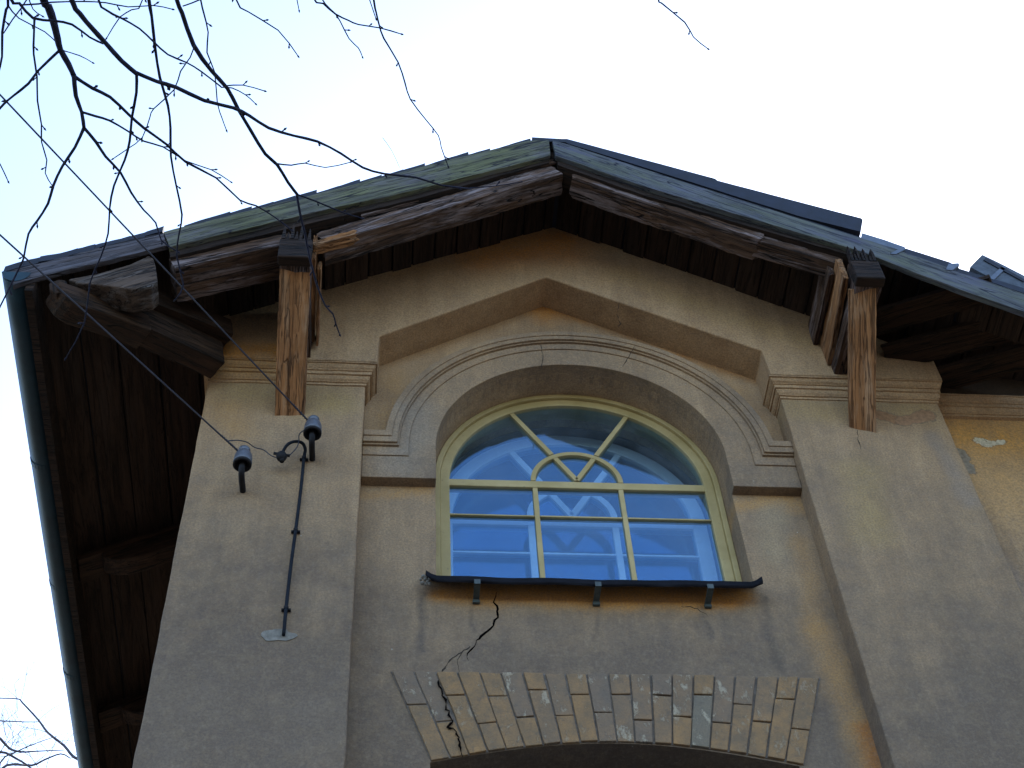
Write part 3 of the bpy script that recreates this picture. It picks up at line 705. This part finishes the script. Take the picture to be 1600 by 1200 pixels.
# purlins with rotten, split ends carried by sloping struts
def purlin(xc, wd):
    p = beam('purlin', (xc, -.14, 6.30), (xc, -.61, 6.30), wd, .15, W_BEAM, roof, rough=.004)
    beam('purlin_upper', (xc, -.14, 6.47), (xc + .004, -.50, 6.47), wd * .9, .16, W_BEAM, roof, rough=.005, jag=.05)
    bm = bmesh.new(); k = 7
    for i in range(k):                        # splintered top edge of the end grain
        x0 = xc - wd / 2 + wd * i / k; h = (.085, .03, .10, .045, .09, .02, .07)[i] * random.uniform(.8, 1.1)
        q = [(x0, 6.35), (x0 + wd / k * .9, 6.35), (x0 + wd / k * .7, 6.37 + h * .8), (x0 + wd / k * .4, 6.37 + h)]
        prism(bm, q, -.652 + random.uniform(0, .006), -.615, jit=.002, step=.015)
    link('splintered_end', bm, W_DARK, p)
    bm = bmesh.new(); box(bm, (xc - wd / 2 - .006, -.648, 6.222), (xc + wd / 2 + .006, -.60, 6.355)); link('end_block', bm, W_DARK, p, bevel=.006)
    return p
purlin(-.905, .118); purlin(1.405, .108)
st = beam('strut', (-.912, -.055, 5.945), (-.905, -.56, 6.275), .118, .105, W_STRUT, roof, up=(0, -1, 1), rough=.005, seg=.02, ends=.006)
st['label'] = 'orange brown timber strut left of the arched window'
st = beam('strut', (1.430, -.055, 5.955), (1.395, -.56, 6.275), .108, .105, W_STRUT, roof, up=(0, -1, 1), rough=.004, seg=.02, ends=.006)
st['label'] = 'orange brown timber strut right of the arched window'
# split remains of boards beside the struts
beam('split_board', (-.845, -.17, 6.40), (-.838, -.56, 6.42), .018, .16, W_STRUT, roof, rough=.006, jag=.03)
beam('split_board', (-.822, -.17, 6.33), (-.815, -.50, 6.40), .012, .10, W_STRUT, roof, rough=.006)
beam('split_board', (1.345, -.165, 6.36), (1.325, -.60, 6.36), .022, .15, W_STRUT, roof, rough=.004)
beam('split_board', (1.315, -.165, 6.50), (1.300, -.55, 6.46), .020, .13, W_BEAM, roof, rough=.004)
# long boards under the right-hand roof
for (a, c, za, zb, wd) in (((1440, 545), (1610, 502), 6.34, 6.26, .11), ((1380, 500), (1530, 456), 6.40, 6.30, .10), ((1480, 590), (1640, 545), 6.30, 6.22, .10)):
    ra, rc = ray(*a), ray(*c)
    A = CAMLOC + ra * ((za - CAMLOC.z) / ra.z); C_ = CAMLOC + rc * ((zb - CAMLOC.z) / rc.z)
    C2 = A + (C_ - A) * 1.15
    beam('cross_board', A - (C2 - A) * .3, C2, wd * 1.3, .022, W_TAIL, roof, rough=.002)

# gutter along the left eave
gut = empty('gutter', (0, 0, 0), house)
bm = bmesh.new(); rows = []
for k in range(15):
    a = pi + pi * k / 14
    rows.append([( -1.934 + .056 * cos(a), y, 6.085 + .066 * sin(a) + .0015 * sin(y * 5)) for y in [-.615 + 6.8 * j / 30 for j in range(31)]])
sheet(bm, rows, .003)
link('channel', bm, GUTM, gut, smooth=True)
for y in (.28, .98, 1.55, 2.6, 3.7, 4.8):
    bm = bmesh.new(); rows = []
    for k in range(13):
        a = pi + pi * k / 12; rows.append([(-1.938 + .056 * cos(a), yy, 6.085 + .0665 * sin(a)) for yy in (y, y + .022)])
    sheet(bm, rows, .003); link('gutter_joint', bm, GUTM, gut)
bm = bmesh.new(); tube(bm, [(-1.99, -.615, 6.088), (-1.99, 6.1, 6.088)], .007, 8); link('rolled_edge', bm, GUTM, gut)
bm = bmesh.new(); prism(bm, [(-1.99, 6.085)] + [(-1.938 + .052 * cos(pi + pi * k / 12), 6.085 + .062 * sin(pi + pi * k / 12)) for k in range(1, 12)] + [(-1.886, 6.085)], -.620, -.614, jit=0); link('end_cap', bm, GUTM, gut)

# plaster patch at the conduit foot
bm = bmesh.new(); c = at(432, 993, -.1); pts = []
for i in range(26):
    a = 2 * pi * i / 26; rr = 1 + noise.noise(Vector((cos(a) * 1.6, sin(a) * 1.6, 4))) * .45
    pts.append((c.x + .055 * cos(a) * rr, c.z + .030 * sin(a) * rr))
prism(bm, pts, -.103, -.098, jit=0); link('cement_patch', bm, PATCHM, house)

# ---------------------------------------------------------------- service cable fittings
def insulator(px, py, label):
    p = at(px, py, -.215)
    e = empty('insulator', tuple(p)); tag(e, label, 'insulator', 'porcelain insulators on the left pilaster')
    prof = [(.004, .056), (.016, .056), (.022, .050), (.023, .040), (.019, .035), (.020, .030), (.029, .022), (.033, .008), (.034, -.016), (.035, -.028), (.028, -.036), (.024, -.030), (.022, -.005), (.004, .0)]
    def lathe(pr, n=24):
        bm = bmesh.new(); rg = [[bm.verts.new((r * cos(2 * pi * k / n), r * sin(2 * pi * k / n), z)) for k in range(n)] for r, z in pr]
        for a, c in zip(rg, rg[1:]):
            for k in range(n): bm.faces.new((a[k], a[(k + 1) % n], c[(k + 1) % n], c[k]))
        bmesh.ops.recalc_face_normals(bm, faces=bm.faces); return bm
    link('bell', lathe(prof), PORC, e, smooth=True)
    link('bell_hollow_shade', lathe([(.0335, -.020), (.0345, -.030), (.0345, -.040), (.0265, -.041), (.0225, -.028), (.003, -.012)]), IRON, e, smooth=True)  # black shell added for the shaded hollow of the bell
    bm = bmesh.new()
    tube(bm, smoothline([(0, 0, .0), (0, 0, -.045), (0, .002, -.056), (0, .016, -.070), (0, .045, -.070), (0, .08, -.060), (0, .12, -.052)], 4), .0115, 10)
    link('hook', bm, IRON, e, smooth=True)
    bm = bmesh.new(); tube(bm, [(.019 * cos(a * .5), .019 * sin(a * .5), .026 + .0012 * a / 6) for a in range(0, 40)], .0022, 6); link('tie_wire', bm, WIREM, e)
    return p
i2 = insulator(489, 668, 'upper right porcelain insulator on a black hook, just below the left timber strut')
i1 = insulator(380, 716, 'lower left porcelain insulator on a black hook, nearest the corner of the pilaster')
# conduit with goose-neck
cp = empty('conduit', tuple(at(443, 990, -.115)))
tag(cp, 'thin dark pipe with a hooked top running down the left pilaster to a grey patch', 'conduit')
def loc(o, v): return Vector(v) - o.location
pts = [at(443, 992, -.105), at(444, 984, -.118), at(447, 950, -.118), at(455, 880, -.118), at(462, 828, -.118), at(470, 765, -.118), at(475, 715, -.118), at(477, 702, -.13), at(472, 692, -.15), at(460, 690, -.165), at(449, 695, -.165), at(442, 706, -.16), at(440, 712, -.16)]
bm = bmesh.new(); tube(bm, [loc(cp, p) for p in smoothline(pts, 4)], .0062, 10); link('pipe', bm, PIPE, cp, smooth=True)
bm = bmesh.new(); hc = loc(cp, at(440, 713, -.16))
bmesh.ops.create_uvsphere(bm, u_segments=14, v_segments=10, radius=.021, matrix=Matrix.Translation(hc) @ Matrix.Diagonal((1, 1, 1.1, 1)))
tube(bm, [hc + Vector((-.030, -.004, .012)), hc + Vector((.030, -.004, -.0))], .006, 8); tube(bm, [hc, hc + Vector((.004, 0, -.030))], .009, 8)
link('entry_head', bm, IRON, cp, smooth=True)
for px, py in ((475, 715), (462, 828), (447, 950)):
    p = loc(cp, at(px, py, -.118)); bm = bmesh.new()
    box(bm, (p.x - .016, p.y + .004, p.z - .003), (p.x + .016, p.y + .016, p.z + .003)); tube(bm, [(p.x, p.y, p.z - .006), (p.x, p.y, p.z + .006)], .0085, 10)
    link('pipe_clip', bm, IRON, cp)
# overhead wires
def wire(name, start, px, zt, label, tails, ext=4.0):
    r = ray(*px); e_ = CAMLOC + r * ((zt - CAMLOC.z) / r.z); d = (e_ - start)
    pts = [start + d * t for t in [i / 12 for i in range(13)]]; pts += [start + d * (1 + ext * i / 12) for i in range(1, 13)]
    L = len(pts)
    for i, p in enumerate(pts): pts[i] = p + Vector((0, 0, -.0))
    e = empty(name, tuple(start)); tag(e, label, 'wire', 'overhead wires')
    bm = bmesh.new(); tube(bm, [p - start for p in pts], .0034, 6); link('strand', bm, WIREM, e)
    # served (wrapped) end beside the insulator
    bm = bmesh.new(); n = 60
    dd = d.normalized(); s = dd.cross(Vector((0, 0, 1))).normalized(); t = dd.cross(s)
    tube(bm, [dd * (.01 + .10 * k / n) + (s * cos(k * .9) + t * sin(k * .9)) * .0035 for k in range(n)], .0018, 5); link('wrapping', bm, WIREM, e)
    bm = bmesh.new(); tube(bm, [p - start for p in smoothline(tails, 5)], .0021, 6); link('drop_lead', bm, WIREM, e)
n2 = i2 + Vector((-.017, -.006, .028)); n1 = i1 + Vector((-.017, -.006, .028))
wire('overhead_wire', n2, (0, 148), 5.66, 'upper right of two overhead wires, running from beside the timber strut up to the left',
     [n2, at(480, 668, -.20), at(468, 678, -.19), at(467, 690, -.17), at(463, 700, -.165), at(452, 712, -.16)])
wire('overhead_wire', n1, (0, 367), 5.45, 'lower left of two overhead wires, crossing the dark eave to the corner insulator',
     [n1 + (at(0, 367, -1.17) - n1).normalized() * .07, at(372, 688, -.25), at(386, 691, -.23), at(398, 699, -.20), at(412, 703, -.18), at(424, 712, -.17), at(437, 716, -.16)])

# ---------------------------------------------------------------- the near bare tree
tree = empty('bare_tree', (-4.2, -3.9, -.3))
tag(tree, 'leafless tree whose dark budded twigs hang close across the upper left sky', 'tree')
PXM = 4.3 / FPX
def tl(v): return Vector(v) - tree.location
trunk = [(-4.2, -3.9, -.35), (-4.15, -3.85, 1.2), (-4.2, -3.8, 2.8), (-4.05, -3.75, 4.2), (-4.1, -3.7, 5.8), (-4.0, -3.65, 7.2)]
bm = bmesh.new(); tube(bm, [tl(p) for p in smoothline(trunk, 5)], [.17 - .11 * i / 25 for i in range(26)], 14)
trk = link('trunk', bm, BARK, tree, smooth=True)
limb = [Vector((-4.07, -3.72, 4.6)), Vector((-3.4, -3.5, 5.1)), far(-700, -500, 4.3), far(-300, -420, 4.3), far(60, -330, 4.3), far(420, -300, 4.35), far(760, -280, 4.4), far(1040, -260, 4.4)]
sm = smoothline(limb, 6)
bm = bmesh.new(); tube(bm, [tl(p) for p in sm], [.06 - .052 * i / (len(sm) - 1) for i in range(len(sm))], 10); link('limb', bm, BARK, tree, smooth=True)
def spur(bm, p, d, ln, r):
    d = d.normalized(); q = p + d * ln
    tube(bm, [p, p + d * ln * .45, p + d * ln * .7, q], [r * .9, r * .85, r * 1.7, r * .25], 5)
def branch(pix, w0, w1, d0=4.3, d1=None, root=None, bud=True, budgap=46, tip=True):
    if d1 is None: d1 = d0
    P = [Vector((a, b_, 0)) for a, b_ in pix]; n = len(P)
    W = []
    for i, p in enumerate(P):
        W.append(far(p.x + random.uniform(-.6, .6), p.y + random.uniform(-.6, .6), d0 + (d1 - d0) * i / (n - 1) + random.uniform(-.006, .006)))
    if root is not None: W = [root, root.lerp(W[0], .5) + Vector((.01, .02, .03))] + W
    sm = smoothline(W, 2); k0 = 4 if root is not None else 0
    m = len(sm); rr = []
    for i in range(m):
        t = max(0, (i - k0)) / max(1, (m - 1 - k0)); ww = w0 + (w1 - w0) * t ** .85
        if i < k0: ww = w0 * (1 + .35 * (k0 - i) / k0)
        rr.append((ww * 1.02 + .2) * PXM / 2 * (1 + .10 * random.uniform(-1, 1)))
    bm = bmesh.new(); tube(bm, [tl(p) for p in sm], rr, 7)
    acc = 0; side = random.choice((-1, 1)); nxt = random.uniform(.3, .9) * budgap
    view = (sm[-1] - CAMLOC).normalized()
    for i in range(max(1, k0), m - 1):
        acc += (sm[i] - sm[i - 1]).length / PXM
        if bud and acc > nxt:
            acc = 0; nxt = budgap * random.uniform(.7, 1.3); side = -side
            d = (sm[i + 1] - sm[i]).normalized(); nn = d.cross(view) * side
            spur(bm, tl(sm[i]), d * .75 + nn * random.uniform(.5, .95) + Vector((0, random.uniform(-.3, .3), 0)), random.uniform(7, 12) * PXM, max(rr[i] * .55, .0019))
    if tip:
        d = (sm[-1] - sm[-2]).normalized(); spur(bm, tl(sm[-1]) - d * .004, d, 10 * PXM, max(rr[-1] * 1.1, .0016))
    return link('branch', bm, BARK, tree, smooth=True)
def nearest(pix): 
    p = far(pix[0], pix[1], 4.3); return min(sm_limb, key=lambda q: (q - p).length + abs(q.x - p.x + .12) * .8)
sm_limb = list(sm)
def mb(pix, w0, w1, d0=4.3, d1=None, **k): return branch(pix, w0, w1, d0, d1, root=nearest(pix[0]), **k)
mb([(66, -10), (75, 10), (84, 33), (90, 60), (95, 78), (107, 100), (116, 120)], 12.5, 7.5, bud=False, tip=False)
branch([(116, 118), (119, 150), (128, 175), (131, 200)], 6.5, 5, bud=False, tip=False)
branch([(131, 199), (117, 230), (97, 260), (83, 290), (75, 318), (58, 345), (45, 365), (38, 400), (33, 412), (15, 450), (-2, 482), (-14, 505)], 5, 2, tip=False)
branch([(131, 199), (150, 222), (165, 245), (188, 270), (205, 300), (225, 328), (243, 348), (252, 375), (275, 392)], 5, 1.8)
branch([(128, 175), (150, 182), (172, 188), (200, 205), (225, 220), (255, 230), (290, 252), (330, 265), (358, 282)], 3.8, 1.5, 4.3, 4.45)
branch([(116, 119), (145, 138), (172, 152), (200, 178), (225, 200), (260, 225), (290, 253), (337, 278), (375, 313), (400, 322), (430, 340), (453, 358)], 5.6, 1.8, 4.3, 4.5)
branch([(94, 78), (60, 110), (45, 130), (20, 150), (5, 163), (-14, 186)], 4, 3, tip=False)
branch([(97, 78), (125, 87), (141, 96)], 1.8, 1.2, bud=False)
mb([(108, -10), (125, 22), (145, 45), (165, 67), (190, 95), (213, 115)], 7.5, 7, 4.2, bud=False, tip=False)
branch([(211, 113), (245, 127), (275, 137), (320, 157), (365, 168), (390, 180), (420, 200), (460, 212), (497, 221), (533, 240), (567, 262), (600, 272), (650, 277), (690, 290), (737, 295)], 6.5, 2.6, 4.2, 4.7, tip=False, budgap=52)
branch([(735, 294), (775, 290), (811, 285)], 1.9, 1.3, 4.7)
branch([(213, 114), (213, 145), (206, 185), (203, 220), (195, 250), (178, 290), (172, 325), (169, 365), (157, 402), (140, 443), (132, 505), (105, 557)], 4.6, 1.6, 4.2, 4.4)
mb([(232, -10), (237, 25), (243, 75), (250, 120), (262, 165), (266, 200), (267, 245), (275, 290), (284, 335), (281, 362), (276, 400), (287, 445), (276, 466)], 5.2, 1.8, 4.35, 4.5, budgap=55)
mb([(273, -10), (285, 20), (303, 70), (330, 110), (355, 138), (372, 170), (392, 205), (415, 240), (433, 257), (450, 285), (465, 305)], 7.5, 4.6, 4.4, 4.6, bud=False, tip=False)
branch([(464, 303), (470, 340), (476, 365), (483, 400), (495, 445), (508, 478), (520, 490), (525, 505), (530, 520)], 4.6, 1.8, 4.6, 4.7)
branch([(433, 256), (455, 258), (477, 255), (508, 262), (544, 255)], 2.4, 1.4, 4.5)
branch([(465, 304), (495, 315), (535, 332), (563, 340)], 3, 1.8, 4.6)
branch([(304, 70), (297, 90), (282, 112), (272, 140), (240, 170), (235, 182), (222, 215), (200, 232), (180, 246)], 2.2, 1.4, 4.42)
branch([(353, 134), (380, 133), (410, 141)], 2, 1.5, 4.46)
branch([(345, 136), (362, 138), (383, 148), (396, 159)], 2, 1.5, 4.46)
mb([(150, -10), (165, 15), (190, 28), (218, 45), (240, 65), (262, 85), (292, 98), (315, 112), (345, 136)], 3.4, 2.2, 4.3, tip=False)
mb([(312, -10), (318, 20), (325, 50), (323, 82), (335, 112), (340, 160), (347, 185), (352, 200)], 2.6, 1.3, 4.25)
mb([(366, -8), (388, 18), (435, 47), (463, 84)], 2.4, 1.4, 4.3)
mb([(12, -12), (30, 5), (52, 28), (85, 33), (112, 38), (140, 58), (162, 68)], 5, 2.6, 4.25, tip=False)
branch([(54, 29), (53, 60), (53, 85), (58, 120), (58, 158), (65, 195), (65, 222), (73, 250), (71, 270), (80, 288)], 3.2, 1.4, 4.25)
mb([(12, -10), (10, 15), (3, 50), (3, 88), (-2, 112)], 4.4, 3, 4.35, tip=False)
branch([(30, 8), (60, 6), (80, 4), (130, 2), (165, 4), (200, 11), (240, 8), (265, 13)], 2.4, 1.5, 4.28)
mb([(225, -5), (205, 15), (187, 27), (169, 56)], 2, 1.5, 4.4)
branch([(14, 10), (30, 28), (70, 50), (90, 68)], 2.2, 1.6, 4.33, tip=False)
branch([(30, -8), (42, -2), (20, 30), (5, 52)], 2.2, 1.6, 4.37, tip=False)
branch([(44, -6), (52, 14), (62, 23)], 1.8, 1.3, 4.3)
mb([(484, -12), (505, 5), (525, 22), (545, 32), (560, 38), (595, 44), (623, 52)], 3, 1.8, 4.4)
branch([(525, 22), (532, 33), (546, 60), (560, 75), (565, 86)], 2, 1.4, 4.4)
branch([(500, -8), (508, 6), (522, 20)], 2.2, 1.8, 4.42, tip=False)
mb([(583, -8), (588, 20), (593, 40), (600, 60), (622, 98), (633, 130), (641, 155), (665, 187), (685, 212), (690, 230), (699, 256)], 3.2, 1.4, 4.45, budgap=50)
branch([(575, -8), (580, 8), (586, 26)], 1.8, 1.4, 4.45)
branch([(462, -10), (466, 12)], 1.6, 1.4, 4.4, bud=False)
branch([(-12, 236), (0, 258), (11, 279)], 2, 1.6, 4.3, bud=False)
branch([(285, 9), (300, 5), (322, -4)], 2, 2, 4.38, bud=False, tip=False)
mb([(1027, -10), (1034, 5), (1070, 35), (1083, 58), (1103, 74)], 2.6, 1.5, 4.4, budgap=32)
branch([(598, 215), (612, 235), (625, 262)], 0.7, 0.4, 4.5, bud=False, tip=False)

# ---------------------------------------------------------------- the far bare tree, behind the house on the left
FD = 17.0
base = far(-260, 1500, FD); base.z = -.3
ft = empty('bare_tree', tuple(base))
tag(ft, 'distant leafless tree with a fine tangle of twigs at the lower left corner', 'tree')
def fl(v): return Vector(v) - ft.location
bm = bmesh.new(); top = far(-160, 1330, FD)
tube(bm, [fl(p) for p in smoothline([base, base.lerp(top, .35) + Vector((.2, 0, 0)), base.lerp(top, .7) + Vector((-.15, .1, 0)), top], 5)], [.24 - .012 * i for i in range(16)], 12)
link('trunk', bm, BARKF, ft, smooth=True)
KF = FD / FPX
def fline(bm, pix, w0, w1, d=FD):
    W = smoothline([far(a, b_, d + random.uniform(-.15, .15)) for a, b_ in pix], 3); m = len(W)
    tube(bm, [fl(p) for p in W], [(w0 + (w1 - w0) * i / (m - 1)) * KF / 2 for i in range(m)], 5)
def fan(bm, x, y, ang, ln, w_, depth):
    """random twig growing in the crown, forking as it goes"""
    pts = [(x, y)]; a = ang
    for k in range(3):
        a += random.uniform(-.28, .28); pts.append((pts[-1][0] + cos(a) * ln / 3, pts[-1][1] - sin(a) * ln / 3))
    fline(bm, pts, w_, w_ * .6, FD + random.uniform(-.8, .8))
    if depth:
        for k in range(random.choice((2, 3, 3))):
            i = random.choice((1, 2, 3)); fan(bm, pts[i][0], pts[i][1], a + random.choice((-1, 1)) * random.uniform(.3, 1.0), ln * random.uniform(.5, .8), w_ * .62, depth - 1)
tp = (-160, 1330)
main = [([tp, (-60, 1290), (40, 1262), (110, 1240), (140, 1200), (115, 1183), (100, 1165), (75, 1145), (60, 1125), (35, 1098), (28, 1092), (-2, 1091)], 7, 1.5),
        ([tp, (-120, 1240), (-60, 1170), (-10, 1150), (15, 1170), (35, 1175), (55, 1174), (100, 1172)], 7, 1.4),
        ([tp, (-80, 1260), (-20, 1225), (10, 1196), (50, 1196), (70, 1187), (95, 1178), (110, 1185)], 6, 1.6),
        ([tp, (-100, 1235), (-30, 1192), (0, 1175), (25, 1185), (48, 1200), (70, 1225)], 6, 2),
        ([tp, (-20, 1260), (0, 1192), (25, 1175), (60, 1160), (90, 1150)], 4, .9),
        ([tp, (-120, 1220), (-60, 1150), (-20, 1128), (40, 1128), (61, 1128)], 4, 1.0),
        ([(110, 1240), (125, 1200), (140, 1180)], 2.4, 1.5)]
for pix, a, c in main:
    bm = bmesh.new(); fline(bm, pix, a, c); link('branch', bm, BARKF, ft)
bm = bmesh.new()
for (x, y, a, ln, w_, dp) in ((33, 1092, 1.5, 55, .8, 2), (60, 1125, .6, 45, .8, 2), (100, 1165, .7, 40, .9, 2), (15, 1170, 1.2, 45, 1.0, 3), (35, 1175, .6, 50, .9, 3), (0, 1175, 1.0, 60, 1.1, 3),
                             (75, 1145, 2.6, 50, .9, 2), (-5, 1190, .9, 60, 1.2, 3), (50, 1196, .8, 60, 1.0, 3), (10, 1196, 1.3, 55, 1.0, 3), (-30, 1150, .6, 70, 1.0, 3), (110, 1185, .5, 40, .9, 2), (-30, 1192, .4, 80, 1.1, 3), (70, 1225, 1.3, 70, 1.1, 3), (28, 1092, 2.4, 40, .7, 2), (60, 1200, 2.2, 60, 1.0, 3)):
    fan(bm, x, y, a, ln, w_, dp)
tw = link('twigs', bm, BARKF, ft); tw['kind'] = 'stuff'
